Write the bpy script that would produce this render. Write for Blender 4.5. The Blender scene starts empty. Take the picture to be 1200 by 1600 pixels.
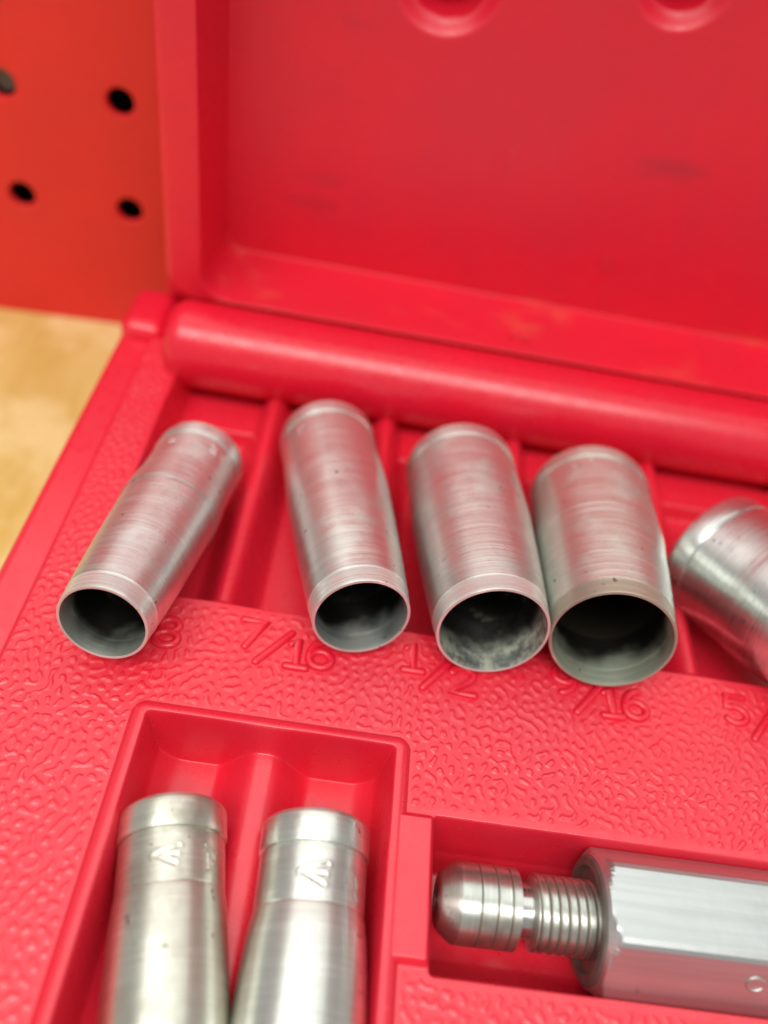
import bpy, bmesh, math, random
import numpy as np
from mathutils import Vector, Matrix

S = 0.001                                   # everything below is written in millimetres
sc = bpy.context.scene
COL = sc.collection
random.seed(7)

# ------------------------------------------------------------------ camera
F_PX = 1250.0                               # focal length in pixels of the 1200 x 1600 frame
RIGHT = Vector((0.98525, 0.07857, 0.15204))
DOWN = Vector((0.16060, -0.73147, -0.66269))
FWD = Vector((0.05915, 0.67733, -0.73330))
CAM = Vector((-5.13, -53.63, 81.17))
cam_d = bpy.data.cameras.new("camera")
cam = bpy.data.objects.new("camera", cam_d)
COL.objects.link(cam)
cam.matrix_world = Matrix(((RIGHT.x, -DOWN.x, -FWD.x, CAM.x * S),
                           (RIGHT.y, -DOWN.y, -FWD.y, CAM.y * S),
                           (RIGHT.z, -DOWN.z, -FWD.z, CAM.z * S),
                           (0, 0, 0, 1)))
cam_d.sensor_fit = 'VERTICAL'
cam_d.sensor_height = 24.0
cam_d.lens = 24.0 * F_PX / 1600.0
cam_d.clip_start = 0.002
cam_d.clip_end = 20.0
cam_d.dof.use_dof = True
cam_d.dof.focus_distance = 0.0855
cam_d.dof.aperture_fstop = 7.4
sc.camera = cam

# ------------------------------------------------------------------ light of the room
world = bpy.data.worlds.new("World")
sc.world = world
world.use_nodes = True
bg = world.node_tree.nodes["Background"]
bg.inputs[0].default_value = (0.97, 1.0, 0.95, 1)
bg.inputs[1].default_value = 0.43


def area(name, loc, target, sx, sy, power, col):
    d = bpy.data.lights.new(name, 'AREA')
    d.shape = 'RECTANGLE'
    d.size, d.size_y, d.energy, d.color = sx, sy, power, col
    o = bpy.data.objects.new(name, d)
    COL.objects.link(o)
    o.location = loc
    o.rotation_euler = (Vector(target) - Vector(loc)).to_track_quat('-Z', 'Y').to_euler()
    return o


area("ceiling_lamp", (-0.25, -0.75, 1.6), (-0.1, 0, 0), 2.0, 0.6, 33.0, (1.0, 0.985, 0.93))
area("ceiling_lamp_far", (0.0, 0.75, 1.9), (0.0, 0.74, 0), 3.0, 1.5, 20.0, (0.95, 1.0, 0.95))

vs = sc.view_settings
vs.view_transform = 'Standard'
vs.look = 'None'
vs.exposure = -0.10
vs.gamma = 1.0
vs.use_curve_mapping = False
sc.cycles.use_denoising = True
sc.cycles.max_bounces = 7
sc.cycles.glossy_bounces = 5
sc.cycles.diffuse_bounces = 4

# ------------------------------------------------------------------ materials
def new_mat(name):
    m = bpy.data.materials.new(name)
    m.use_nodes = True
    nt = m.node_tree
    return m, nt, nt.nodes["Principled BSDF"]


def node(nt, kind, **kw):
    n = nt.nodes.new(kind)
    for k, v in kw.items():
        if k in n.inputs:
            n.inputs[k].default_value = v
        else:
            setattr(n, k, v)
    return n


def mm_coords(nt, scale=(1, 1, 1)):
    """object coordinates in millimetres, optionally stretched"""
    tc = node(nt, 'ShaderNodeTexCoord')
    mp = node(nt, 'ShaderNodeMapping')
    mp.inputs['Scale'].default_value = tuple(1000.0 * s for s in scale)
    nt.links.new(tc.outputs['Object'], mp.inputs['Vector'])
    return mp.outputs['Vector']


def noise(nt, vec, scale, detail=2.0, rough=0.5, dist=0.0):
    n = node(nt, 'ShaderNodeTexNoise', Scale=scale, Detail=detail, Roughness=rough, Distortion=dist)
    nt.links.new(vec, n.inputs['Vector'])
    return n.outputs['Fac']


def ramp(nt, fac, lo, hi, a=0.0, b=1.0, smooth=True):
    n = node(nt, 'ShaderNodeMapRange')
    n.interpolation_type = 'SMOOTHSTEP' if smooth else 'LINEAR'
    n.inputs['From Min'].default_value = lo
    n.inputs['From Max'].default_value = hi
    n.inputs['To Min'].default_value = a
    n.inputs['To Max'].default_value = b
    nt.links.new(fac, n.inputs['Value'])
    return n.outputs['Result']


def math_(nt, op, a, b):
    n = node(nt, 'ShaderNodeMath', operation=op)
    for i, v in enumerate((a, b)):
        if hasattr(v, 'links'):
            nt.links.new(v, n.inputs[i])
        else:
            n.inputs[i].default_value = v
    return n.outputs[0]


def mixc(nt, fac, a, b):
    n = node(nt, 'ShaderNodeMix', data_type='RGBA')
    if hasattr(fac, 'links'):
        nt.links.new(fac, n.inputs[0])
    else:
        n.inputs[0].default_value = fac
    for i, v in ((6, a), (7, b)):
        if hasattr(v, 'links'):
            nt.links.new(v, n.inputs[i])
        else:
            n.inputs[i].default_value = (*v, 1)
    return n.outputs[2]


RED = (0.76, 0.009, 0.033)


def plastic(name, grain, dust=0.14, rough=0.38, smudge=0.0, spec=0.6, glare_film=0.0):
    m, nt, p = new_mat(name)
    v = mm_coords(nt)
    L = nt.links
    big = noise(nt, v, 0.06, 3, 0.6)
    fine = noise(nt, v, 1.7, 4, 0.65)
    col = mixc(nt, ramp(nt, big, 0.3, 0.7), RED, (RED[0] * 0.92, RED[1] * 1.2, RED[2] * 1.1))
    # pale dust and scuffs lying on the plastic
    specks = ramp(nt, fine, 0.62, 0.78, 0, dust)
    col = mixc(nt, specks, col, (0.72, 0.36, 0.26))
    if glare_film:
        fm = ramp(nt, noise(nt, v, 0.12, 5, 0.65), 0.25, 0.75, glare_film * 0.4, glare_film)
        col = mixc(nt, fm, col, (0.66, 0.24, 0.24))  # pale overhead glare mixed into the colour, together with a dusty film
    if smudge:
        sm_v = mm_coords(nt, (0.7, 1, 1.9))
        sm = ramp(nt, noise(nt, sm_v, 0.075, 3, 0.55), 0.60, 0.80, 0, smudge)
        col = mixc(nt, sm, col, (0.20, 0.02, 0.03))
    if smudge:
        sep = node(nt, 'ShaderNodeSeparateXYZ')
        L.new(v, sep.inputs[0])
        sv = mm_coords(nt, (0.5, 1, 1))
        sc_ = ramp(nt, noise(nt, sv, 0.13, 4, 0.6), 0.52, 0.72, 0, 0.28)
        sc_ = math_(nt, 'MULTIPLY', sc_, ramp(nt, sep.outputs[2], 5.5, 7.5, 1.0, 0.0))
        col = mixc(nt, sc_, col, (0.74, 0.22, 0.10))
    L.new(col, p.inputs['Base Color'])
    r = ramp(nt, noise(nt, v, 0.5, 4, 0.6), 0.3, 0.7, rough - 0.05, rough + 0.10, False)
    L.new(r, p.inputs['Roughness'])
    p.inputs['IOR'].default_value = 1.5
    p.inputs['Specular IOR Level'].default_value = spec
    p.inputs['Subsurface Weight'].default_value = 0.0
    b0 = node(nt, 'ShaderNodeBump', Strength=0.14, Distance=0.00006)
    L.new(noise(nt, v, 2.2, 3, 0.6), b0.inputs['Height'])
    out = b0.outputs[0]
    if grain:
        at = node(nt, 'ShaderNodeAttribute', attribute_name='grain')
        # the floor between the moulded pebbles is duller than the pebbles themselves
        r = math_(nt, 'ADD', r, math_(nt, 'MULTIPLY', at.outputs['Fac'], 0.16))
        L.new(r, p.inputs['Roughness'])
    L.new(out, p.inputs['Normal'])
    return m


def steel(name, tint=(0.60, 0.575, 0.535), rough=0.30, ring=1.0, stain=0.35, pale=0.0, seed=0.0, aniso=0.75,
          axis=2, crust=0.0, metal=0.95, flat=False):
    m, nt, p = new_mat(name)
    L = nt.links
    v = mm_coords(nt)
    sc3 = [0.035, 0.035, 0.035]
    sc3[axis] = 5.0
    if flat:
        sc3 = [1.6, 1.6, 0.05]
    vr0 = mm_coords(nt, sc3)
    off = node(nt, 'ShaderNodeVectorMath', operation='ADD')
    off.inputs[1].default_value = (seed, seed * 1.7, seed * 2.3)
    L.new(vr0, off.inputs[0])
    vr = off.outputs[0]
    off2 = node(nt, 'ShaderNodeVectorMath', operation='ADD')
    off2.inputs[1].default_value = (seed * 3.1, seed, seed * 2.0)
    L.new(v, off2.inputs[0])
    vs_ = off2.outputs[0]
    rings = noise(nt, vr, 1.0, 2.5, 0.6)
    scr = noise(nt, vr, 2.7, 2.0, 0.6)
    blot = noise(nt, vs_, 0.16, 5.0, 0.62)
    spots = noise(nt, vs_, 0.85, 3.0, 0.55)
    hi = tuple(min(1, c * 1.22) for c in tint)
    col = mixc(nt, ramp(nt, rings, 0.3, 0.7), tuple(c * 0.95 for c in tint), tuple(min(1, c * 1.07) for c in tint))
    sa = [0.16, 0.16, 0.16]
    sa[axis] = 6.5
    oa = node(nt, 'ShaderNodeVectorMath', operation='ADD')
    oa.inputs[1].default_value = (seed * 1.3, seed * 0.7, seed)
    L.new(mm_coords(nt, sa), oa.inputs[0])
    arcs = ramp(nt, noise(nt, oa.outputs[0], 1.0, 1.0, 0.5), 0.645, 0.69, 0, 0.0 if flat else 0.8)
    col = mixc(nt, arcs, col, tuple(min(0.95, c * 1.35) for c in tint))
    col = mixc(nt, ramp(nt, blot, 0.45, 0.75, 0, stain), col, (0.30, 0.24, 0.20))
    col = mixc(nt, ramp(nt, spots, 0.69, 0.74, 0, 0.2 if flat else 0.75), col, (0.06, 0.05, 0.04))
    if crust:
        cm = ramp(nt, noise(nt, vs_, 0.55, 6.0, 0.72), 0.36, 0.66, 0, crust)
        col = mixc(nt, cm, col, (0.42, 0.44, 0.35))
        L.new(ramp(nt, cm, 0.0, 1.0, 0.5, 0.0), p.inputs['Metallic'])
    else:
        p.inputs['Metallic'].default_value = metal
    L.new(col, p.inputs['Base Color'])
    rr = ramp(nt, scr, 0.35, 0.75, rough + (0.02 if flat else 0.12), rough - (0.02 if flat else 0.08), False)
    rr = math_(nt, 'ADD', rr, ramp(nt, blot, 0.45, 0.75, 0, 0.03 if flat else 0.15))
    L.new(rr, p.inputs['Roughness'])
    p.inputs['Anisotropic'].default_value = aniso
    p.inputs['Anisotropic Rotation'].default_value = 0.25
    tg = node(nt, 'ShaderNodeTangent', direction_type='RADIAL', axis='XYZ'[axis])
    L.new(tg.outputs[0], p.inputs['Tangent'])
    b = node(nt, 'ShaderNodeBump', Strength=0.20 * ring, Distance=0.00004)
    L.new(math_(nt, 'ADD', rings, math_(nt, 'MULTIPLY', scr, 0.5)), b.inputs['Height'])
    b2 = node(nt, 'ShaderNodeBump', Strength=0.35, Distance=0.00005)
    L.new(spots, b2.inputs['Height'])
    L.new(b.outputs[0], b2.inputs['Normal'])
    L.new(b2.outputs[0], p.inputs['Normal'])
    return m


M_TRAY = plastic("red_plastic_grained", True, rough=0.29, spec=0.85, glare_film=0.035)
M_LID = plastic("red_plastic_lid", False, dust=0.10, rough=0.40, smudge=0.3)
M_RED = plastic("red_plastic_smooth", False, dust=0.10, rough=0.27)
M_EDGE = steel("ground_cutting_edge", (0.70, 0.71, 0.68), rough=0.28, ring=0.7, stain=0.3, aniso=0.5, metal=0.6)


def dark_bore(name, crust, seed):
    m, nt, p = new_mat(name)
    v = mm_coords(nt)
    L = nt.links
    off = node(nt, 'ShaderNodeVectorMath', operation='ADD')
    off.inputs[1].default_value = (seed, seed, seed)
    L.new(v, off.inputs[0])
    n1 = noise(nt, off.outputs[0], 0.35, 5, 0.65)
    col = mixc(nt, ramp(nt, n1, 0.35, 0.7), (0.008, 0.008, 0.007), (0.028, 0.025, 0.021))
    if crust:
        col = mixc(nt, ramp(nt, n1, 0.55, 0.68, 0, crust), col, (0.42, 0.42, 0.33))
    L.new(col, p.inputs['Base Color'])
    p.inputs['Roughness'].default_value = 0.6
    p.inputs['Metallic'].default_value = 0.3
    return m


def simple(name, col, rough=0.5, metal=0.0):
    m, nt, p = new_mat(name)
    v = mm_coords(nt)
    n1 = noise(nt, v, 0.4, 4, 0.6)
    c = mixc(nt, ramp(nt, n1, 0.3, 0.7), tuple(x * 0.85 for x in col), tuple(min(1, x * 1.1) for x in col))
    nt.links.new(c, p.inputs['Base Color'])
    p.inputs['Roughness'].default_value = rough
    p.inputs['Metallic'].default_value = metal
    return m


def wood_mat():
    m, nt, p = new_mat("pale_birch_wood")
    L = nt.links
    v = mm_coords(nt, (1.0, 0.16, 1.0))
    vb = mm_coords(nt)
    n1 = noise(nt, v, 0.10, 4, 0.6, 0.8)
    n2 = noise(nt, vb, 0.045, 3, 0.55)
    n3 = noise(nt, v, 1.2, 3, 0.6)
    col = mixc(nt, ramp(nt, n1, 0.3, 0.7), (0.72, 0.56, 0.20), (0.62, 0.44, 0.11))
    col = mixc(nt, ramp(nt, n2, 0.46, 0.60, 0, 0.75), col, (0.82, 0.70, 0.34))
    col = mixc(nt, ramp(nt, n3, 0.5, 0.8, 0, 0.3), col, (0.52, 0.31, 0.11))
    L.new(col, p.inputs['Base Color'])
    p.inputs['Roughness'].default_value = 0.45
    b = node(nt, 'ShaderNodeBump', Strength=0.2, Distance=0.0001)
    L.new(n3, b.inputs['Height'])
    L.new(b.outputs[0], p.inputs['Normal'])
    return m


def peg_mat():
    m, nt, p = new_mat("orange_red_painted_steel")
    L = nt.links
    v = mm_coords(nt)
    n1 = noise(nt, v, 0.05, 3, 0.6)
    col = mixc(nt, ramp(nt, n1, 0.3, 0.7), (0.76, 0.020, 0.019), (0.70, 0.020, 0.020))
    L.new(col, p.inputs['Base Color'])
    L.new(ramp(nt, noise(nt, v, 0.8, 3, 0.6), 0.3, 0.7, 0.38, 0.5), p.inputs['Roughness'])
    b = node(nt, 'ShaderNodeBump', Strength=0.15, Distance=0.0001)
    L.new(noise(nt, v, 1.5, 3, 0.6), b.inputs['Height'])
    L.new(b.outputs[0], p.inputs['Normal'])
    return m


# ------------------------------------------------------------------ builders
def tag(o, label, cat, group=None):
    o['label'] = label
    o['category'] = cat
    if group:
        o['group'] = group
    return o


def empty(name, loc=(0, 0, 0)):
    o = bpy.data.objects.new(name, None)
    COL.objects.link(o)
    o.location = Vector(loc) * S
    o.empty_display_size = 0.01
    return o


def link(name, me, mat, parent=None):
    o = bpy.data.objects.new(name, me)
    COL.objects.link(o)
    if mat:
        me.materials.append(mat)
    if parent:
        o.parent = parent
    return o


def mesh_np(name, V, Fq, normals=None, smooth=True, attr=None):
    me = bpy.data.meshes.new(name)
    me.from_pydata((np.asarray(V) * S).tolist(), [], np.asarray(Fq).tolist() if isinstance(Fq, np.ndarray) else Fq)
    me.polygons.foreach_set('use_smooth', [smooth] * len(me.polygons))
    if attr is not None:
        a = me.attributes.new('grain', 'FLOAT', 'POINT')
        a.data.foreach_set('value', np.asarray(attr, dtype=np.float32))
    me.update()
    if normals is not None:
        me.normals_split_custom_set_from_vertices(np.asarray(normals).tolist())
    return me


def ss(t):
    t = np.clip(t, 0, 1)
    return t * t * (3 - 2 * t)


def ramp_soft(t, k=0.13):
    """straight ramp 0..1 with small rounded corners"""
    def sp(a):
        return np.where(a < -k, 0.0, np.where(a > k, a, (a + k) ** 2 / (4 * k)))
    return np.clip(sp(t) - sp(t - 1.0), 0, 1)


def seg_dist(px, py, a, b):
    ax, ay = a
    bx, by = b
    dx, dy = bx - ax, by - ay
    t = np.clip(((px - ax) * dx + (py - ay) * dy) / (dx * dx + dy * dy), 0, 1)
    return np.hypot(px - ax - t * dx, py - ay - t * dy)


def sd_rect(x, y, x0, x1, y0, y1, r=0.0):
    cx, cy, hx, hy = (x0 + x1) / 2, (y0 + y1) / 2, (x1 - x0) / 2 - r, (y1 - y0) / 2 - r
    qx, qy = np.abs(x - cx) - hx, np.abs(y - cy) - hy
    return np.hypot(np.maximum(qx, 0), np.maximum(qy, 0)) + np.minimum(np.maximum(qx, qy), 0) - r


def axis_samples(lo, hi, base, edges, fine=0.10, grow=0.16):
    """coordinates dense next to the listed edges, coarse in between"""
    out, t = [lo], lo
    E_ = np.array(edges)
    while t < hi:
        d = np.min(np.abs(E_ - t)) if len(E_) else 99
        st = min(base(t) if callable(base) else base, fine + grow * max(0.0, d - 1.0))
        t += st
        out.append(t)
    out[-1] = hi
    return np.array(out)


def field_mesh(us, vs_, hfun, to_xyz, regions, grainfun=None, flip=False):
    """a relief surface over a grid, cut into parts; normals come from the whole relief so no seam shows"""
    U, Vv = np.meshgrid(us, vs_, indexing='ij')
    H = hfun(U, Vv)
    P = to_xyz(U, Vv, H)
    dU = np.gradient(P, axis=0)
    dV = np.gradient(P, axis=1)
    N = np.cross(dU, dV)
    if flip:
        N = -N
    N /= np.linalg.norm(N, axis=2, keepdims=True) + 1e-12
    G = grainfun(U, Vv) if grainfun else None
    nu, nv = len(us), len(vs_)
    I = np.arange(nu * nv).reshape(nu, nv)
    Q = np.stack([I[:-1, :-1], I[1:, :-1], I[1:, 1:], I[:-1, 1:]], -1).reshape(-1, 4)
    if flip:
        Q = Q[:, ::-1]
    cu = (U[:-1, :-1] + U[1:, 1:]).ravel() / 2
    cv = (Vv[:-1, :-1] + Vv[1:, 1:]).ravel() / 2
    left = np.ones(len(Q), bool)
    P2, N2 = P.reshape(-1, 3), N.reshape(-1, 3)
    G2 = G.reshape(-1) if G is not None else None
    res = []
    for key, sel in regions:
        m = left & (sel(cu, cv) if sel is not None else True)
        left &= ~m
        q = Q[m]
        used, inv = np.unique(q, return_inverse=True)
        me = mesh_np(key, P2[used], inv.reshape(-1, 4), N2[used], True, None if G2 is None else G2[used])
        res.append((key, me))
    return res


def tube_mesh(name, polylines, r, up=Vector((0, 0, 1)), sides=10, z0=0.0):
    """rounded strokes lying on a surface (raised lettering)"""
    bm = bmesh.new()
    for ip, pl in enumerate(polylines):
        pts = [Vector((p[0], p[1], z0 + 0.021 * ip)) for p in pl]
        closed = (pts[0] - pts[-1]).length < 1e-6
        if closed:
            pts = pts[:-1]
        rings = []
        n = len(pts)
        stations = []
        for i in range(n):
            a = pts[(i - 1) % n] if (closed or i > 0) else pts[i]
            b = pts[(i + 1) % n] if (closed or i < n - 1) else pts[i]
            t = (b - a).normalized()
            stations.append((pts[i], t, r))
        if not closed:
            t0, t1 = stations[0][1], stations[-1][1]
            head = [(pts[0] - t0 * r * math.sin(k), t0, r * math.cos(k)) for k in (1.45, 0.95, 0.45)]
            tail = [(pts[-1] + t1 * r * math.sin(k), t1, r * math.cos(k)) for k in (0.45, 0.95, 1.45)]
            stations = head + stations + tail
        for c, t, rr in stations:
            side = t.cross(up).normalized()
            rings.append([bm.verts.new((c + side * math.cos(a) * rr * 1.0 + up * math.sin(a) * rr) * S)
                          for a in [2 * math.pi * k / sides for k in range(sides)]])
        m = len(rings)
        for i in range(m if closed else m - 1):
            A, B = rings[i], rings[(i + 1) % m]
            for k in range(sides):
                bm.faces.new((A[k], A[(k + 1) % sides], B[(k + 1) % sides], B[k]))
        if not closed:
            bm.faces.new(rings[0][::-1])
            bm.faces.new(rings[-1])
    bmesh.ops.recalc_face_normals(bm, faces=bm.faces)
    me = bpy.data.meshes.new(name)
    bm.to_mesh(me)
    bm.free()
    me.polygons.foreach_set('use_smooth', [True] * len(me.polygons))
    return me


def rounded_box(name, x0, x1, y0, y1, z0, z1, r, seg=4):
    bm = bmesh.new()
    bmesh.ops.create_cube(bm, size=1)
    for v in bm.verts:
        v.co = Vector(((x0 + x1) / 2 + v.co.x * (x1 - x0), (y0 + y1) / 2 + v.co.y * (y1 - y0),
                       (z0 + z1) / 2 + v.co.z * (z1 - z0))) * S
    bmesh.ops.bevel(bm, geom=list(bm.edges), offset=r * S, segments=seg, profile=0.5, affect='EDGES')
    me = bpy.data.meshes.new(name)
    bm.to_mesh(me)
    bm.free()
    me.polygons.foreach_set('use_smooth', [True] * len(me.polygons))
    return me


def lathe_np(name, prof, seg=160, dents=None, close_start=False, close_end=False, inward=False, sharp=()):
    """prof: list of (z, r); dents(z, ang, r) -> depth pressed into the wall"""
    prof = np.array(prof, float)
    ang = np.linspace(0, 2 * np.pi, seg, endpoint=False)
    Z, A = np.meshgrid(prof[:, 0], ang, indexing='ij')
    Rr = np.repeat(prof[:, 1][:, None], seg, 1)
    if dents:
        Rr = Rr - dents(Z, A, Rr)
    P = np.stack([Rr * np.cos(A), Rr * np.sin(A), Z], -1).reshape(-1, 3)
    n = len(prof)
    I = np.arange(n * seg).reshape(n, seg)
    J = np.roll(I, -1, 1)
    Q = np.stack([I[:-1], J[:-1], J[1:], I[1:]], -1).reshape(-1, 4)
    Fq = Q.tolist()
    if close_start:
        Fq.append(I[0][::-1].tolist())
    if close_end:
        Fq.append(I[-1].tolist())
    if inward:
        Fq = [f[::-1] for f in Fq]
    me = mesh_np(name, P, Fq)
    # crisp arrises where the profile turns by more than 25 degrees
    bm = bmesh.new()
    bm.from_mesh(me)
    for e in bm.edges:
        if len(e.link_faces) == 2 and e.calc_face_angle(0) > math.radians(32):
            e.smooth = False
    bm.to_mesh(me)
    bm.free()
    return me


def resample(prof, step):
    out = [prof[0]]
    for (z0, r0), (z1, r1) in zip(prof[:-1], prof[1:]):
        n = max(1, int(math.ceil(math.hypot(z1 - z0, r1 - r0) / step)))
        for k in range(1, n + 1):
            out.append((z0 + (z1 - z0) * k / n, r0 + (r1 - r0) * k / n))
    return out


def smooth_prof(pts, n=8):
    """Catmull-Rom through the points"""
    p = [pts[0]] + list(pts) + [pts[-1]]
    out = [pts[0]]
    for i in range(1, len(p) - 2):
        for k in range(1, n + 1):
            t = k / n
            q = []
            for c in (0, 1):
                a, b, d, e = p[i - 1][c], p[i][c], p[i + 1][c], p[i + 2][c]
                q.append(0.5 * (2 * b + (d - a) * t + (2 * a - 5 * b + 4 * d - e) * t * t + (3 * b - a - 3 * d + e) * t ** 3))
            out.append(tuple(q))
    return out


# ------------------------------------------------------------------ bench top and pegboard
BENCH_Z = -28.0
me = rounded_box("bench_top", -330, 330, -260, 150.0, BENCH_Z - 30, BENCH_Z, 1.2, 2)
bench = link("wooden_bench_top", me, wood_mat())
bench['kind'] = 'structure'
bench['label'] = "pale yellow wooden bench top under the red case"
bench['category'] = "bench top"

# pegboard: a thin painted sheet with real round holes, standing behind the case
PEG_A = Vector((-82.9, 87.7))
PEG_B = Vector((-57.9, 89.3))
pu = (PEG_B - PEG_A).normalized()


def pegboard():
    root = empty("pegboard", (-54.3, 89.6, BENCH_Z))
    ang = math.atan2(pu.y, pu.x)
    root.rotation_euler = (0, 0, ang)
    # local: u along the board, w up; holes on a square lattice
    pitch, rad, th = 20.1, 2.35, 1.2
    w_first, u_first = 27.0, 0.6
    u0, u1 = u_first - pitch * 4.5, u_first + pitch * 8.5
    rows, cols = 5, 13
    w0 = 0.03
    bm = bmesh.new()
    seg = 32

    def cell(ua, ub, wa, wb, hole):
        # square cell with a hole: ring of quads between square outline and circle, plus the hole's wall
        outer, inner, back = [], [], []
        uc, wc = hole
        for k in range(seg):
            a = 2 * math.pi * (k + 0.5) / seg
            dx, dz = math.cos(a), math.sin(a)
            tx = ((ub - uc) if dx > 0 else (ua - uc)) / dx
            tz = ((wb - wc) if dz > 0 else (wa - wc)) / dz
            t = min(tx, tz)
            outer.append(bm.verts.new((Vector((uc + dx * t, 0, wc + dz * t))) * S))
            inner.append((dx, dz))
        rings = []
        for rr, yy in ((rad + 0.55, 0.0), (rad + 0.18, 0.10), (rad, 0.42), (rad, th)):
            rings.append([bm.verts.new(Vector((uc + dx * rr, yy, wc + dz * rr)) * S) for dx, dz in inner])
        allr = [outer] + rings
        for A, B in zip(allr[:-1], allr[1:]):
            for k in range(seg):
                bm.faces.new((A[k], A[(k + 1) % seg], B[(k + 1) % seg], B[k]))
        # corners of the cell
        for cu_, cw_ in ((ua, wa), (ub, wa), (ub, wb), (ua, wb)):
            k0 = int(math.floor((math.atan2(cw_ - wc, cu_ - uc) % (2 * math.pi)) / (2 * math.pi / seg) - 0.5)) % seg
            cands = (k0, (k0 + 1) % seg)
            v = bm.verts.new(Vector((cu_, 0, cw_)) * S)
            bm.faces.new((outer[cands[0]], outer[cands[1]], v))

    for i in range(cols):
        for j in range(rows):
            uc = u_first + pitch * (i - 4)
            wc = w_first + pitch * j
            wa = w0 if j == 0 else wc - pitch / 2
            cell(uc - pitch / 2, uc + pitch / 2, wa, wc + pitch / 2, (uc, wc))
    bmesh.ops.remove_doubles(bm, verts=bm.verts, dist=1e-6)
    bmesh.ops.recalc_face_normals(bm, faces=bm.faces)
    me = bpy.data.meshes.new("perforated_sheet")
    bm.to_mesh(me)
    bm.free()
    me.polygons.foreach_set('use_smooth', [False] * len(me.polygons))
    link("perforated_sheet", me, peg_mat(), root)
    top = w_first + pitch * (rows - 0.5)
    me = rounded_box("hole_shade_sheet", u0, u1, th + 14, th + 20, w0, top, 0.5, 2)
    link("hole_shade_sheet", me, simple("hole_shade_black", (0.012, 0.010, 0.009), 0.8), root)  # added near-black sheet that stands for the shade behind the holes
    for nm, a in (("edge_flange", (u0, u1, 0.6, th + 20, top - 1.4, top)), ("side_flange", (u0 - 1.3, u0, 0.0, th + 20, w0, top)),
                  ("side_flange", (u1, u1 + 1.3, 0.0, th + 20, w0, top))):
        link(nm, rounded_box(nm, *a, 0.3, 2), root.children[0].data.materials[0], root)
    # the one hole in which something grey shows
    prof = [(0, 0.4), (0, 1.9), (0.5, 2.15), (1.0, 2.2), (7.0, 2.2)]
    me = lathe_np("screw_end", prof, 32, close_start=True)
    s_ = link("screw_end", me, simple("dull_grey_zinc", (0.16, 0.15, 0.13), 0.55, 0.3), root)
    s_.rotation_euler = (-math.pi / 2, 0, 0)
    s_.location = Vector((u_first - pitch, th + 1.0, w_first + pitch)) * S
    tag(root, "orange-red pegboard with round black holes standing behind the open case", "pegboard")


pegboard()

# ------------------------------------------------------------------ the red case
case = empty("tool_case", (0, 0, BENCH_Z))
tag(case, "open red plastic tool case with grained tray and upright hinged lid", "tool case")
CASE_OFF = Vector((0, 0, -BENCH_Z)) * S     # children are written in deck coordinates (deck = 0)


def case_part(name, me, mat, parent=None):
    o = link(name, me, mat, parent or case)
    if parent is None:
        o.location = CASE_OFF
    return o


X0, X1, Y0, Y1 = -44.2, 112.0, -66.0, 63.0
RIBS = (-17.2, 0.6, 21.2, 43.5, 67.5, 92.0)
RIB_TOP, BAY_Z = -2.0, -8.2
BAY = (-33.0, 108.0, 2.2, 56.0)
PK_O = (-23.2, 7.0, -63.0, -11.9)
PK_I = (-21.7, 5.5, -61.5, -13.2)
BOSS = (3.0, 10.2, -34.3, -20.0)
CH = (9.9, 104.0, -34.9, -19.8)


def deck_h(x, y):
    h = np.zeros_like(x)
    # outer lip: a small step down, then a rolled edge on all sides
    d_out = -sd_rect(x, y, X0, X1, Y0, Y1, 3.0)
    h -= 0.65 * (1 - ss((d_out - 4.9) / 0.7))
    e = np.clip((1.5 - d_out) / 1.5, 0, 1)
    h -= 1.5 * (1 - np.sqrt(np.clip(1 - e * e, 0, 1)))
    # bay of the upper row
    d = -sd_rect(x, y, *BAY, 1.6)
    q = np.min([np.abs(x - r) for r in RIBS], axis=0)
    fl = BAY_Z + (RIB_TOP - BAY_Z) * (1 - ramp_soft((q - 0.9) / 2.8, 0.34)) * ss((45.8 - y) / 1.6)
    fl = np.maximum(fl, BAY_Z + 2.4 * ss((y - 37.3) / 1.2))
    # saddle: the front wall of the bay is highest between the slots
    w = ss(d / 1.9)
    h = h * (1 - w) + fl * w
    # pocket with its raised bead
    do = -sd_rect(x, y, *PK_O, 1.4)
    di = -sd_rect(x, y, *PK_I, 0.6)
    lip = 1.1 * np.sqrt(np.clip(1 - np.clip(1 - do / 1.25, 0, 1) ** 2, 0, 1))
    db = -sd_rect(x, y, *BOSS, 0.7)
    boss = 0.95 * ss(db / 0.7)
    add = np.maximum(lip, boss)
    h = np.where((do > 0) | (db > 0), np.maximum(h, 0) + add, h)
    qc = np.abs(x + 8.5)
    fp = -7.2 + 4.4 * (1 - ramp_soft((qc - 1.35) / 3.3, 0.30))
    side = np.minimum(x - PK_I[0], PK_I[1] - x)
    fp = fp + 4.2 * (1 - ramp_soft((side + 0.4) / 3.4, 0.45))
    w = ss(di / 1.5)
    h = np.where(di > 0, h * (1 - w) + fp * w, h)
    # channel of the hex driver
    dc = -sd_rect(x, y, *CH, 0.6)
    w = ss(dc / 1.5)
    yc = np.minimum(y - CH[2], CH[3] - y)
    fc = -8.0 + 2.2 * (1 - ss((yc - 0.5) / 3.0))
    h = np.where(dc > 0, h * (1 - w) + fc * w, h)
    return h


# raised size marks -------------------------------------------------
def arc(cx, cy, rx, ry, a0, a1, n=14):
    return [(cx + rx * math.cos(math.radians(a0 + (a1 - a0) * k / n)), cy + ry * math.sin(math.radians(a0 + (a1 - a0) * k / n)))
            for k in range(n + 1)]


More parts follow.
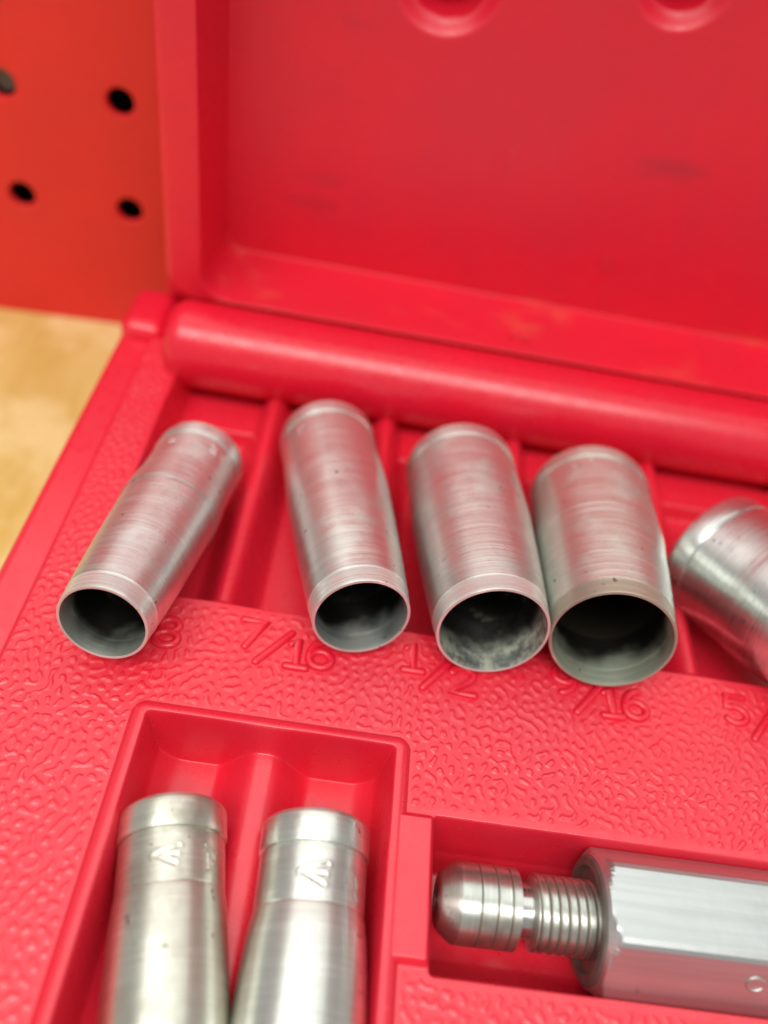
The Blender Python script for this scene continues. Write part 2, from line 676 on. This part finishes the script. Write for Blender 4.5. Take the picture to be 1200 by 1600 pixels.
GL = {   # strokes in a box 2.6 wide, 4.2 high
    '1': [[(0.5, 3.5), (1.3, 4.2), (1.3, 0.0)], [(0.25, 0.0), (2.35, 0.0)]],
    '2': [arc(1.3, 3.0, 1.2, 1.2, 170, -30, 12) + [(0.1, 0.0), (2.6, 0.0)]],
    '3': [arc(1.25, 3.1, 1.15, 1.1, 150, -80, 12) + arc(1.25, 1.05, 1.3, 1.05, 80, -150, 12)],
    '5': [[(2.4, 4.2), (0.35, 4.2), (0.25, 2.3)] + arc(1.2, 1.3, 1.25, 1.3, 115, -150, 14)],
    '6': [arc(1.3, 1.25, 1.2, 1.25, 0, 360, 22), [(0.1, 1.35)] + arc(1.9, 1.6, 1.8, 2.55, 175, 95, 9)],
    '7': [[(0.05, 4.2), (2.6, 4.2), (0.75, 0.0)]],
    '8': [arc(1.3, 3.15, 1.0, 1.0, 0, 360, 20), arc(1.3, 1.1, 1.2, 1.1, 0, 360, 20)],
    '9': [arc(1.3, 2.95, 1.2, 1.25, 0, 360, 22), [(2.5, 2.85)] + arc(0.7, 2.6, 1.8, 2.55, -5, -85, 9)],
    '/': [[(0.0, -0.6), (3.3, 4.6)]],
}


def mark_strokes(items):
    """items: (character, x, y of its lower left corner in deck mm)"""
    pl = []
    for ch, x, y in items:
        for st in GL[ch]:
            pl.append([(x + px * 1.08, y + py * 0.86) for px, py in st])
    return pl


MARKS = {
    '3/8': [('3', -29.6, -3.2), ('/', -26.6, -4.9), ('8', -23.5, -4.7)],
    '7/16': [('7', -13.9, -3.2), ('/', -11.5, -4.5), ('1', -8.3, -5.0), ('6', -5.6, -4.6)],
    '1/2': [('1', 5.4, -3.1), ('/', 8.1, -4.6), ('2', 11.4, -5.3)],
    '9/16': [('9', 24.0, -3.0), ('/', 26.6, -4.8), ('1', 29.6, -5.2), ('6', 32.5, -5.0)],
    '5/8': [('5', 45.4, -3.6), ('/', 48.4, -4.8), ('8', 52.0, -5.4)],
}


def deck_grain(x, y):
    d_out = -sd_rect(x, y, X0, X1, Y0, Y1, 3.0)
    g = ss((d_out - 5.4) / 0.6)
    for r, pad in ((BAY, 0.5), (PK_O, 0.25), (BOSS, 0.3), (CH, 0.5)):
        g = g * ss((sd_rect(x, y, *r, 1.0) - pad) / 0.5)
    # the grain stops just short of the raised numbers
    for it in MARKS.values():
        pl = mark_strokes(it)
        q = np.array([p for st in pl for p in st])
        m = (x > q[:, 0].min() - 2) & (x < q[:, 0].max() + 2) & (y > q[:, 1].min() - 2) & (y < q[:, 1].max() + 2)
        if not m.any():
            continue
        xx, yy = x[m], y[m]
        d = np.full(xx.shape, 9.0)
        for st in pl:
            for a, b in zip(st[:-1], st[1:]):
                d = np.minimum(d, seg_dist(xx, yy, a, b))
        g[m] = g[m] * ss((d - 0.55) / 0.6)
    return g


def pebble_noise():
    """band-limited random relief: dots and short worms about 1.7 mm apart"""
    n, st = 1536, 0.115
    rng = np.random.default_rng(11)
    k = np.fft.fftfreq(n, st)
    K = np.hypot(k[:, None], k[None, :])
    k0 = 1 / 1.2
    spec = np.exp(-((K - k0) / (0.24 * k0)) ** 2)
    f = np.real(np.fft.ifft2(np.fft.fft2(rng.standard_normal((n, n))) * spec))
    return f / f.std(), st


PEB, PEB_ST = pebble_noise()


def pebbles(x, y):
    u, v = (x - X0 + 6) / PEB_ST, (y - Y0 + 6) / PEB_ST
    i, j = np.floor(u).astype(int), np.floor(v).astype(int)
    fu, fv = u - i, v - j
    n = PEB.shape[0]
    g = lambda a, b: PEB[a % n, b % n]
    f = (g(i, j) * (1 - fu) + g(i + 1, j) * fu) * (1 - fv) + (g(i, j + 1) * (1 - fu) + g(i + 1, j + 1) * fu) * fv
    t = np.clip((f - 0.42) / 0.85, 0, 1)
    return np.sqrt(1 - (1 - t) ** 2)


def tray_h(x, y):
    return deck_h(x, y) + 0.11 * pebbles(x, y) * deck_grain(x, y)


def tray_dull(x, y):
    return deck_grain(x, y) * (1 - pebbles(x, y))


def in_r(r, m=0.0):
    return lambda x, y: (x > r[0] - m) & (x < r[1] + m) & (y > r[2] - m) & (y < r[3] + m)


xs = axis_samples(X0, X1, lambda t: 0.17 if t < 58 else 0.8, [X0 + 0.5, -39, BAY[0] + 1, PK_O[0] + 1, PK_I[0] + 1, PK_I[1] - 1, PK_O[1] - 0.5, CH[0] + 0.6, 108])
ys = axis_samples(Y0, Y1, lambda t: 0.17 if -44 < t < 2.5 else (0.3 if t > 2 else 0.5), [CH[2] + 1, CH[3] - 0.8, PK_I[3] - 1, PK_O[3] - 0.5, BAY[2] + 1, 38, 46])
regs = []
for r in RIBS:
    regs.append(("divider_rib", (lambda r: lambda x, y: (np.abs(x - r) < 3.7) & (y > 4.2) & (y < 46.2))(r)))
regs.append(("socket_bay", lambda x, y: in_r(BAY, 0.3)(x, y)))
regs.append(("pocket_rib", lambda x, y: (np.abs(x + 8.5) < 4.6) & (y < PK_I[3] - 1.5) & (y > PK_I[2] + 1.5)))
regs.append(("punch_pocket", lambda x, y: in_r(PK_I, -1.5)(x, y)))
regs.append(("pocket_bead", lambda x, y: in_r(PK_O, 0.15)(x, y)))
regs.append(("driver_channel", lambda x, y: in_r(CH, -0.2)(x, y)))
regs.append(("raised_block", lambda x, y: in_r(BOSS, 0.15)(x, y)))
regs.append(("base_tray", None))
parts = field_mesh(xs, ys, tray_h, lambda u, v, h: np.stack([u, v, h], -1), regs, tray_dull)
tray = None
for key, me in reversed(parts):
    if key == "base_tray":
        tray = case_part("base_tray", me, M_TRAY)
    else:
        link(key, me, M_TRAY, tray)

# outer wall of the tray, from the rolled edge down to the bench
def skirt():
    pts = []
    r = 3.0
    for cx, cy, a0 in ((X1 - r, Y1 - r, 0), (X0 + r, Y1 - r, 90), (X0 + r, Y0 + r, 180), (X1 - r, Y0 + r, 270)):
        for k in range(9):
            a = math.radians(a0 + 90 * k / 8)
            pts.append((cx + r * math.cos(a), cy + r * math.sin(a)))
    n = len(pts)
    V, Fq = [], []
    cx, cy = (X0 + X1) / 2, (Y0 + Y1) / 2
    lv = [(-2.0, 0.0), (-2.6, 0.04), (-14.0, 0.3), (-25.5, 0.6), (BENCH_Z + 0.6, 1.2), (BENCH_Z + 0.02, 2.0)]
    for z, ins in lv:
        for x, y in pts:
            fx = (abs(x - cx) - ins) / abs(x - cx)
            fy = (abs(y - cy) - ins) / abs(y - cy)
            V.append((cx + (x - cx) * fx, cy + (y - cy) * fy, z))
    for i in range(len(lv) - 1):
        for k in range(n):
            Fq.append((i * n + k, (i + 1) * n + k, (i + 1) * n + (k + 1) % n, i * n + (k + 1) % n))
    Fq.append(tuple((len(lv) - 1) * n + k for k in range(n)))
    return mesh_np("tray_side_wall", V, Fq)


link("tray_side_wall", skirt(), M_RED, tray)

def size_mark(items):
    """items: (character, x, y of its lower left corner in deck mm, width factor)"""
    pl = mark_strokes(items)
    me = tube_mesh("size_mark", pl, 0.52, z0=-0.09)
    return link("size_mark", me, M_RED, tray)


for k, it in MARKS.items():
    size_mark(it)['label'] = "raised size number reading " + k

# corner post and hinge barrel ---------------------------------------
me = rounded_box("corner_post", -44.1, -36.6, 50.2, 62.0, -6.0, 2.1, 2.4, 6)
case_part("corner_post", me, M_RED)
br = 6.7
prof = [(0.0, 0.4), (0.0, br - 3.0), (0.25, br - 2.0), (0.8, br - 1.05), (1.6, br - 0.42), (2.5, br - 0.1), (3.4, br), (146.0, br), (147.0, br - 1.0), (147.0, 0.4)]
me = lathe_np("hinge_barrel", resample(prof, 4.0), 96)
barrel = case_part("hinge_barrel", me, M_RED)
barrel.rotation_euler = (0, math.pi / 2, 0)
barrel.location = Vector((-35.4, 49.0, 1.5)) * S + CASE_OFF
# knuckle strip that carries the lid behind the barrel
me = rounded_box("hinge_leaf", -34.0, 110.0, 54.5, 60.5, -3.0, 2.3, 0.8, 3)
case_part("hinge_leaf", me, M_RED)

me = rounded_box("corner_gusset", -39.0, -33.0, 61.8, 72.0, -3.0, 6.5, 0.8, 3)
case_part("corner_gusset", me, M_RED)

# lid -----------------------------------------------------------------
LX0, LX1, LZ0, LZ1 = -38.2, 112.0, 3.1, 95.0
LID_Y, LID_D = 58.0, 14.0
HOLES = [(-1.6, 52.0, 6.0), (29.3, 57.4, 5.2), (60.0, 62.5, 5.6)]


def lid_h(x, z):
    d = -sd_rect(x, z, LX0, LX1, LZ0, LZ1, 4.6)
    # front edge rolled outside, flat rim, inner wall with draft, panel
    e = np.clip((1.4 - d) / 1.4, 0, 1)
    h = 1.4 * (1 - np.sqrt(np.clip(1 - e * e, 0, 1)))
    rim = np.where(z < 20, 1.3, 5.7)                       # the hinge side has a thin edge
    di = -sd_rect(x, z, LX0 + 5.7, LX1 - 5.7, LZ0 + 1.0, LZ1 - 5.7, 4.6)
    t = np.clip(di / 1.6, 0, 1)
    w = LID_D * (0.10 * ss(t / 0.35) + 0.90 * ss((t - 0.1) / 0.9))
    h = h + w
    for cx, cz, r in HOLES:
        rr = np.hypot(x - cx, z - cz)
        h = h + 1.8 * ss((r + 2.2 - rr) / 2.6) + 8.0 * ss((r - 0.2 - rr) / 0.9)
    return h


def lid_xyz(u, v, h):
    return np.stack([u, LID_Y + h, v], -1)


us = axis_samples(LX0, LX1, 0.9, [LX0 + 0.6, LX0 + 6.5, -7, 5, 24, 34.5])
vz = axis_samples(LZ0, LZ1, 0.9, [LZ0 + 0.6, LZ0 + 2.0, 46, 52, 57.4, 63, LZ1 - 6])
regs = [("lid_hole", (lambda c: lambda x, z: np.hypot(x - c[0], z - c[1]) < c[2] + 2.6)(c)) for c in HOLES]
regs.append(("lid_panel", lambda x, z: sd_rect(x, z, LX0 + 7.4, LX1 - 7.4, LZ0 + 2.7, LZ1 - 7.4, 1.5) < 0))
regs.append(("lid_frame", None))
lparts = field_mesh(us, vz, lid_h, lid_xyz, regs)
lid = None
for key, me in reversed(lparts):
    if key == "lid_frame":
        me.name = "lid"
        lid = case_part("lid", me, M_LID)
        lid['label'] = "upright lid of the case with hinge barrel at its foot"
    else:
        link(key, me, M_LID, lid)


def lid_back():
    pts = []
    r = 4.6
    for cx, cz, a0 in ((LX1 - r, LZ1 - r, 0), (LX0 + r, LZ1 - r, 90), (LX0 + r, LZ0 + r, 180), (LX1 - r, LZ0 + r, 270)):
        for k in range(11):
            a = math.radians(a0 + 9 * k)
            pts.append((cx + r * math.cos(a), cz + r * math.sin(a)))
    n = len(pts)
    V, Fq = [], []
    lv = [LID_Y + 1.3, LID_Y + 8, LID_Y + 21.5]
    for y in lv:
        V += [(x, y, z) for x, z in pts]
    for i in range(len(lv) - 1):
        for k in range(n):
            Fq.append((i * n + k, i * n + (k + 1) % n, (i + 1) * n + (k + 1) % n, (i + 1) * n + k))
    Fq.append(tuple((len(lv) - 1) * n + k for k in range(n)))
    return mesh_np("lid_outer_shell", V, Fq)


link("lid_outer_shell", lid_back(), M_LID, lid)
# two small moulding nubs on the hinge edge of the lid
for k, (x, y) in enumerate(((19.6, 61.6), (21.6, 61.4))):
    bm = bmesh.new()
    bmesh.ops.create_uvsphere(bm, u_segments=16, v_segments=10, radius=0.62 * S)
    me = bpy.data.meshes.new("moulding_nub")
    bm.to_mesh(me)
    bm.free()
    me.polygons.foreach_set('use_smooth', [True] * len(me.polygons))
    o = link("moulding_nub", me, M_LID, lid)
    o.location = Vector((x, y, 5.0)) * S

# ------------------------------------------------------------------ hollow punches
def frame_matrix(back, front, roll=0.0):
    """local +Z runs from the collar (back) to the cutting end (front); local +Y points up"""
    z = (Vector(front) - Vector(back)).normalized()
    x = Vector((0, 0, 1)).cross(z).normalized()
    y = z.cross(x)
    return Matrix(((x.x, y.x, z.x, back[0] * S), (x.y, y.y, z.y, back[1] * S), (x.z, y.z, z.z, back[2] * S), (0, 0, 0, 1))) \
        @ Matrix.Rotation(roll, 4, 'Z')


def stamp_fn(strokes, R0, width=0.12, depth=0.10, soft=0.09):
    """strokes in (arc-length s around from the top, z from the back end); pressed into the wall with a raised burr"""
    def f(Z, A, Rr):
        s = (A - math.pi / 2 + np.pi) % (2 * np.pi) - np.pi
        s = -s * R0
        out = np.zeros_like(Z)
        m = (Z > 3.0) & (Z < 14.0)
        if not m.any():
            return out
        d = np.full(Z.shape, 9.0)
        for st in strokes:
            for a, b in zip(st[:-1], st[1:]):
                d = np.minimum(d, seg_dist(s, Z, a, b))
        out = depth * (1 - ss((d - width * 0.4) / (width + soft)))
        out = out - 0.35 * depth * np.exp(-((d - width - soft - 0.12) / 0.13) ** 2)
        return out * m
    return f


def punch(back, front, rc, rm, r0, label, group, roll=0.0, strokes=(), m_body=None, m_lip=None, m_bore=None,
          cap_len=3.2, neck=7.5, neck_in=0.16, bulge=0.42, edge_mat=None, edge_len=2.4, seg=192, wall=0.32, crisp=False):
    L = (Vector(front) - Vector(back)).length
    root = empty("hollow_punch")
    root.matrix_world = frame_matrix(back, front, roll)
    tag(root, label, "punch", group)
    # collar
    prof = [(0.0, rc * 0.55), (0.0, rc - 0.75), (0.12, rc - 0.45), (0.45, rc - 0.12), (0.9, rc), (cap_len - 0.22, rc), (cap_len - 0.06, rc - 0.08),
            (cap_len, rc - 0.22), (cap_len, rc - 0.6)]
    if crisp:
        prof = [(0.0, rc * 0.55), (0.0, rc - 0.65), (0.1, rc - 0.42), (0.3, rc - 0.18), (0.55, rc - 0.04), (0.8, rc)] + prof[5:]
    me = lathe_np("collar", prof, seg, close_start=True)
    link("collar", me, m_body, root)
    # body: neck, gentle swell, long taper
    rn = rc - neck_in
    a = cap_len - 0.02
    p1 = [(a, rn - 0.5), (a, rn - 0.22), (a + 0.18, rn - 0.22), (a + 0.32, rn)]
    p2 = smooth_prof([(a + 0.32, rn), (a + neck * 0.5, rn), (a + neck * 0.85, rn + 0.02), (a + neck * 1.15, rn + (rm - rn) * 0.75), (a + neck * 1.6, rm),
                      (L * bulge + 3, rm - (rm - r0 - 0.4) * 0.12), (L * 0.72, r0 + 0.55 + (rm - r0 - 0.4) * 0.42), (L - edge_len, r0 + 0.55)], 10)
    if crisp:      # a fine turned line, then a slow swell
        b = a + neck
        p2 = [(a + 0.32, rn), (b, rn - 0.02), (b + 0.08, rn - 0.08), (b + 0.16, rn - 0.02)] + smooth_prof(
            [(b + 0.3, rn + 0.03), (b + 2.4, rn + (rm - rn) * 0.5), (b + 6, rn + (rm - rn) * 0.85), (b + 11, rm), (L * 0.72, rm - 0.5), (L - edge_len, r0 + 0.55)], 10)
    prof = p1 + p2[1:]
    fine = []
    for (z0, q0), (z1, q1) in zip(prof[:-1], prof[1:]):
        st = 0.11 if (strokes and z0 < a + neck + 1) else 0.8
        n = max(1, int(math.ceil((z1 - z0) / st)))
        fine += [(z0 + (z1 - z0) * k / n, q0 + (q1 - q0) * k / n) for k in range(n)]
    fine.append(prof[-1])
    me = lathe_np("body", fine, 320 if strokes else seg, dents=stamp_fn(strokes, rn) if strokes else None)
    link("body", me, m_body, root)
    # ground bevel of the cutting end, with the thin edge itself
    prof = [(L - edge_len, r0 + 0.55), (L - edge_len + 0.05, r0 + 0.52), (L - 0.12, r0 + wall + 0.02), (L - 0.02, r0 + wall - 0.02), (L, r0 + 0.05), (L - 0.02, r0)]
    me = lathe_np("cutting_edge", resample(prof, 0.4), seg)
    link("cutting_edge", me, edge_mat or M_EDGE, root)
    # inside: a lighter machined mouth with shade painted in by depth, then the dark bore
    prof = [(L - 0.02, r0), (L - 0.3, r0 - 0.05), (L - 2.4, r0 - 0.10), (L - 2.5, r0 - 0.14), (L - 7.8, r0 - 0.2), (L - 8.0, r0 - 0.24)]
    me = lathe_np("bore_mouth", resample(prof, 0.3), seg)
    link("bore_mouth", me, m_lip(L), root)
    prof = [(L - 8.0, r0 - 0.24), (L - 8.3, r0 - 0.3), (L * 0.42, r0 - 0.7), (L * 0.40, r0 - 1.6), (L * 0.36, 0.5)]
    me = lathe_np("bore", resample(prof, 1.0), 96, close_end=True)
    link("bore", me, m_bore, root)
    return root


BODY = [steel("turned_steel_%d" % i, tuple(min(0.9, 1.2 * c) for c in t), rough=r_, stain=s_, seed=3.7 * i + 1.0, metal=0.97) for i, (t, r_, s_) in enumerate([
    ((0.63, 0.65, 0.63), 0.35, 0.24), ((0.65, 0.675, 0.645), 0.33, 0.22), ((0.63, 0.66, 0.63), 0.34, 0.34),
    ((0.61, 0.645, 0.59), 0.35, 0.30), ((0.58, 0.60, 0.585), 0.25, 0.20), ((0.62, 0.62, 0.54), 0.35, 0.50), ((0.64, 0.65, 0.61), 0.34, 0.32)])]
def mouth(tag_, tint, seed, reach, crust=0.0, rough=0.34, ring=1.2):
    def make(L):
        m = steel("mouth_" + tag_, tint, rough=rough, ring=ring, stain=0.45, seed=seed, metal=0.55, crust=crust)
        nt = m.node_tree
        p = nt.nodes["Principled BSDF"]
        src = p.inputs['Base Color'].links[0].from_socket
        v = mm_coords(nt)
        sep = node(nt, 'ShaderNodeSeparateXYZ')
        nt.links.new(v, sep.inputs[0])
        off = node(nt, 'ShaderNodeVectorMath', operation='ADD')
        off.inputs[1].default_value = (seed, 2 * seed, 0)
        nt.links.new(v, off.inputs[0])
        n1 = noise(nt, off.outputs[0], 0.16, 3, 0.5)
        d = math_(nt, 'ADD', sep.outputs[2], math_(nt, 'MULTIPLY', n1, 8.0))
        f = ramp(nt, d, L - reach + 1.5, L - reach + 5.5, 1.0, 0.0)  # colour goes black with depth: painted bore shade with a ragged dirty edge
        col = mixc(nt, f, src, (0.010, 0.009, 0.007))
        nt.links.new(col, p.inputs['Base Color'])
        return m
    return make


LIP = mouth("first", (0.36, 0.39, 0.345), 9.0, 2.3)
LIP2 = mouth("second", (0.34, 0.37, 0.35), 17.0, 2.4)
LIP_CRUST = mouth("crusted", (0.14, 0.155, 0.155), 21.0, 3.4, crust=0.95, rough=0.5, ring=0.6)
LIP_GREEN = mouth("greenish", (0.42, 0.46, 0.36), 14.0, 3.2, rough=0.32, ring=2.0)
BORE = dark_bore("dark_bore", 0.15, 4.0)
BORE_CRUST = dark_bore("crusted_bore", 0.35, 12.0)
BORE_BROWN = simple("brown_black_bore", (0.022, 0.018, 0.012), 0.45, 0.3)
EDGE_BROWN = steel("browned_edge", (0.44, 0.40, 0.32), rough=0.34, stain=0.6, seed=5.0, metal=0.6)

UP = "punches in the upper bay"
g1 = [[(-3.0, 5.0), (-2.0, 5.1)], [(-2.9, 6.0), (-2.2, 5.8)], [(2.6, 4.9), (3.4, 5.6)], [(2.7, 6.2), (3.5, 6.4)], [(4.6, 5.5), (5.0, 6.6)]]
g2 = [[(-5.2, 5.2), (-5.2, 6.6)], [(-4.6, 5.4), (-4.2, 6.0)]]
g4 = [[(-2.6, 4.6), (-2.0, 5.4)], [(-5.0, 5.4), (-4.2, 6.0)]]
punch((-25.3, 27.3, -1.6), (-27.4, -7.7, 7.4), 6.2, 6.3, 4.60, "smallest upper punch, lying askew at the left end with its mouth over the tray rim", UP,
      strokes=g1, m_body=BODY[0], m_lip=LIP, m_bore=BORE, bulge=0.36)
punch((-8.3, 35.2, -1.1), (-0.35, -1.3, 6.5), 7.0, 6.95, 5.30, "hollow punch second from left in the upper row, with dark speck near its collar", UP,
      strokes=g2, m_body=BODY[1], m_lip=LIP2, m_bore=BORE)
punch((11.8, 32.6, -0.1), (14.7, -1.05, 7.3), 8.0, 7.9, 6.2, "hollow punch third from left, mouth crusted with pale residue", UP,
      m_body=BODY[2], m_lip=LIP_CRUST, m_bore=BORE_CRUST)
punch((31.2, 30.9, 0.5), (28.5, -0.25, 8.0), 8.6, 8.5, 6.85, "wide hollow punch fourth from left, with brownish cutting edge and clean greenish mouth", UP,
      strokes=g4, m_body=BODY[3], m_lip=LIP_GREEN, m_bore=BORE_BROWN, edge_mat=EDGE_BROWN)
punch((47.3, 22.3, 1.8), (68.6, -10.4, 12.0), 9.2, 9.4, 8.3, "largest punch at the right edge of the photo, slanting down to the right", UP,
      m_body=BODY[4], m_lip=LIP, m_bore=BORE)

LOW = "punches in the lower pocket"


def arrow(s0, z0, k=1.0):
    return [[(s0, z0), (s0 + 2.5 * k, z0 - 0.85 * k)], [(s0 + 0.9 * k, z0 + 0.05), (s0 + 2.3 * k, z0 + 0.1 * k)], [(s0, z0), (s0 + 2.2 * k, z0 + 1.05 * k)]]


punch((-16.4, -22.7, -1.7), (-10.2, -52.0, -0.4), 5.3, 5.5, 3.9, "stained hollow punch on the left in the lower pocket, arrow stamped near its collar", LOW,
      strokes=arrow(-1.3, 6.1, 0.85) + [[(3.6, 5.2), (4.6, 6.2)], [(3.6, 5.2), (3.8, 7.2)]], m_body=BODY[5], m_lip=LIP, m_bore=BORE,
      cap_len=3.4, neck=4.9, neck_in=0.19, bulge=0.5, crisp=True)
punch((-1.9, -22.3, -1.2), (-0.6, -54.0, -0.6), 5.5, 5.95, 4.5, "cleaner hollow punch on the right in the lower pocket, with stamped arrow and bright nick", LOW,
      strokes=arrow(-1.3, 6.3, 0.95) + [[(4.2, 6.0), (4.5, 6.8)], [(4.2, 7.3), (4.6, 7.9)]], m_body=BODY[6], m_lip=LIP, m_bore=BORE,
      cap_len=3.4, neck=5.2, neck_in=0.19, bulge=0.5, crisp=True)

# ------------------------------------------------------------------ hex driver in its channel
def driver():
    root = empty("hex_driver", (10.9, -27.6, -1.7))
    root.rotation_euler = (0, math.pi / 2, 0)      # local +Z runs along the channel to the right
    root.rotation_euler = (0, math.radians(90), math.radians(0.4))
    tag(root, "plated steel hex driver with threaded nose lying in the right-hand channel", "driver")
    m_pl = steel("plated_thread", (0.66, 0.67, 0.62), rough=0.36, ring=0.8, stain=0.75, seed=31.0)
    m_hex = steel("satin_hex_steel", (0.56, 0.575, 0.575), rough=0.36, ring=0.12, stain=0.04, seed=41.0, aniso=0.0, flat=True)
    m_dirt = simple("dirty_groove", (0.10, 0.075, 0.05), 0.7, 0.2)
    m_neck = steel("bright_neck", (0.62, 0.61, 0.59), rough=0.22, ring=0.3, stain=0.1, seed=2.0)
    m_nose = steel("rusty_nose", (0.50, 0.45, 0.42), rough=0.36, ring=0.8, stain=0.8, seed=52.0)
    R1 = 3.8
    nose = smooth_prof([(0.0, 2.3), (0.06, 2.55), (0.3, 2.85), (0.9, 3.32), (1.5, 3.7), (1.8, R1)], 5)
    link("nose", lathe_np("nose", [(0.0, 0.3), (0.0, 1.2)] + nose, 96, close_start=True), m_nose, root)
    # pilot sleeve with three dirty grooves
    z = 2.55
    for z0, z1 in ((1.8, 3.7), (3.81, 5.3), (5.41, 6.75), (6.86, 7.75)):
        prof = [(z0, R1 - 0.25), (z0 + 0.01, R1 - 0.04), (z0 + 0.05, R1), (z1 - 0.05, R1), (z1 - 0.01, R1 - 0.04), (z1, R1 - 0.25)]
        if z0 < 3:
            prof = [(z0, R1)] + prof[3:]
        if z1 > 7.2:
            prof += [(z1, 2.2)]
        link("pilot_band", lathe_np("pilot_band", prof, 96), m_pl, root)
    link("groove_core", lathe_np("groove_core", [(1.9, R1 - 0.16), (7.6, R1 - 0.16)], 64), m_dirt, root)
    link("neck", lathe_np("neck", [(7.6, 2.8), (7.85, 2.55), (9.3, 2.55), (9.6, 2.8)], 96), m_neck, root)
    # thread: a real helix cut into the shank
    pitch, zt0, zt1, Rt = 0.92, 9.2, 15.6, 3.6
    seg = 96
    zz = np.arange(zt0, zt1, 0.06)
    ang = np.linspace(0, 2 * np.pi, seg, endpoint=False)
    Z, A = np.meshgrid(zz, ang, indexing='ij')
    ph = (Z / pitch - A / (2 * np.pi)) % 1.0
    tri = np.abs(ph - 0.5) * 2
    Rr = Rt - 0.36 * ss((tri - 0.62) / 0.28)
    Rr = Rr - 0.55 * (1 - ss((Z - zt0) / 0.3))
    P = np.stack([Rr * np.cos(A), Rr * np.sin(A), Z], -1).reshape(-1, 3)
    I = np.arange(len(zz) * seg).reshape(len(zz), seg)
    J = np.roll(I, -1, 1)
    Q = np.stack([I[:-1], J[:-1], J[1:], I[1:]], -1).reshape(-1, 4)
    link("thread", mesh_np("thread", P, Q.tolist() + [I[0][::-1].tolist()]), m_pl, root)
    link("groove_core", lathe_np("groove_core", [(9.6, Rt - 0.27), (15.5, Rt - 0.27)], 64), m_dirt, root)
    # flange of the hex: conical chamfer turned on the end, then the prism
    zf, zl, af = 15.3, 96.0, 6.35
    bm = bmesh.new()
    n = 96
    rings = []

    def hexr(a, rot):
        b = (a - rot) % (math.pi / 3) - math.pi / 6
        return af / math.cos(b)
    rot = math.pi / 6
    prof_z = [0.0, 0.25, 0.55, 0.95, 1.4, 2.0, 2.8, 4.0, 12.0, 40.0, zl - zf]
    for dz in prof_z:
        cone = 6.0 + dz * 1.35
        rings.append([])
        for k in range(n):
            a = 2 * math.pi * k / n
            hr = hexr(a, rot)
            # slightly rounded long edges
            hr = min(hr, af * 1.13)
            r = min(hr, cone)
            rings[-1].append(bm.verts.new(Vector((r * math.cos(a), r * math.sin(a), zf + dz)) * S))
    for A_, B_ in zip(rings[:-1], rings[1:]):
        for k in range(n):
            bm.faces.new((A_[k], A_[(k + 1) % n], B_[(k + 1) % n], B_[k]))
    bm.faces.new(rings[-1])
    bmesh.ops.recalc_face_normals(bm, faces=bm.faces)
    for e in bm.edges:
        if len(e.link_faces) == 2 and e.calc_face_angle(0) > math.radians(20):
            e.smooth = False
    me = bpy.data.meshes.new("hex_body")
    bm.to_mesh(me)
    bm.free()
    me.polygons.foreach_set('use_smooth', [False] * len(me.polygons))
    link("hex_body", me, m_hex, root)
    # dull collar face and recessed washer at the root of the thread
    prof = [(zf + 0.02, 6.0), (zf - 0.25, 5.75), (zf - 0.3, 5.0), (zf + 0.2, 4.7), (zf + 0.3, 3.4)]
    link("collar_face", lathe_np("collar_face", resample(prof, 0.5), 96), simple("dull_oxide_steel", (0.22, 0.20, 0.18), 0.5, 0.8), root)
    # small stamped mark on the lower flat, partly out of the picture
    st = [arc(0, 0, 0.9, 0.8, 40, 320, 12), [(1.5, 0.8), (1.9, -0.8)], [(2.5, 0.8), (2.5, -0.8), (3.3, -0.8)]]
    o = link("stamped_mark", tube_mesh("stamped_mark", st, 0.16, z0=-0.03), m_pl, root)
    zn = Vector((-0.5, -0.866, 0)).normalized()
    xn = Vector((0, 0, 1))
    yn = zn.cross(xn)
    p0 = zn * af + xn * 29.8 + yn * 0.8
    o.matrix_local = Matrix(((xn.x, yn.x, zn.x, p0.x * S), (xn.y, yn.y, zn.y, p0.y * S), (xn.z, yn.z, zn.z, p0.z * S), (0, 0, 0, 1)))
    return root


driver()
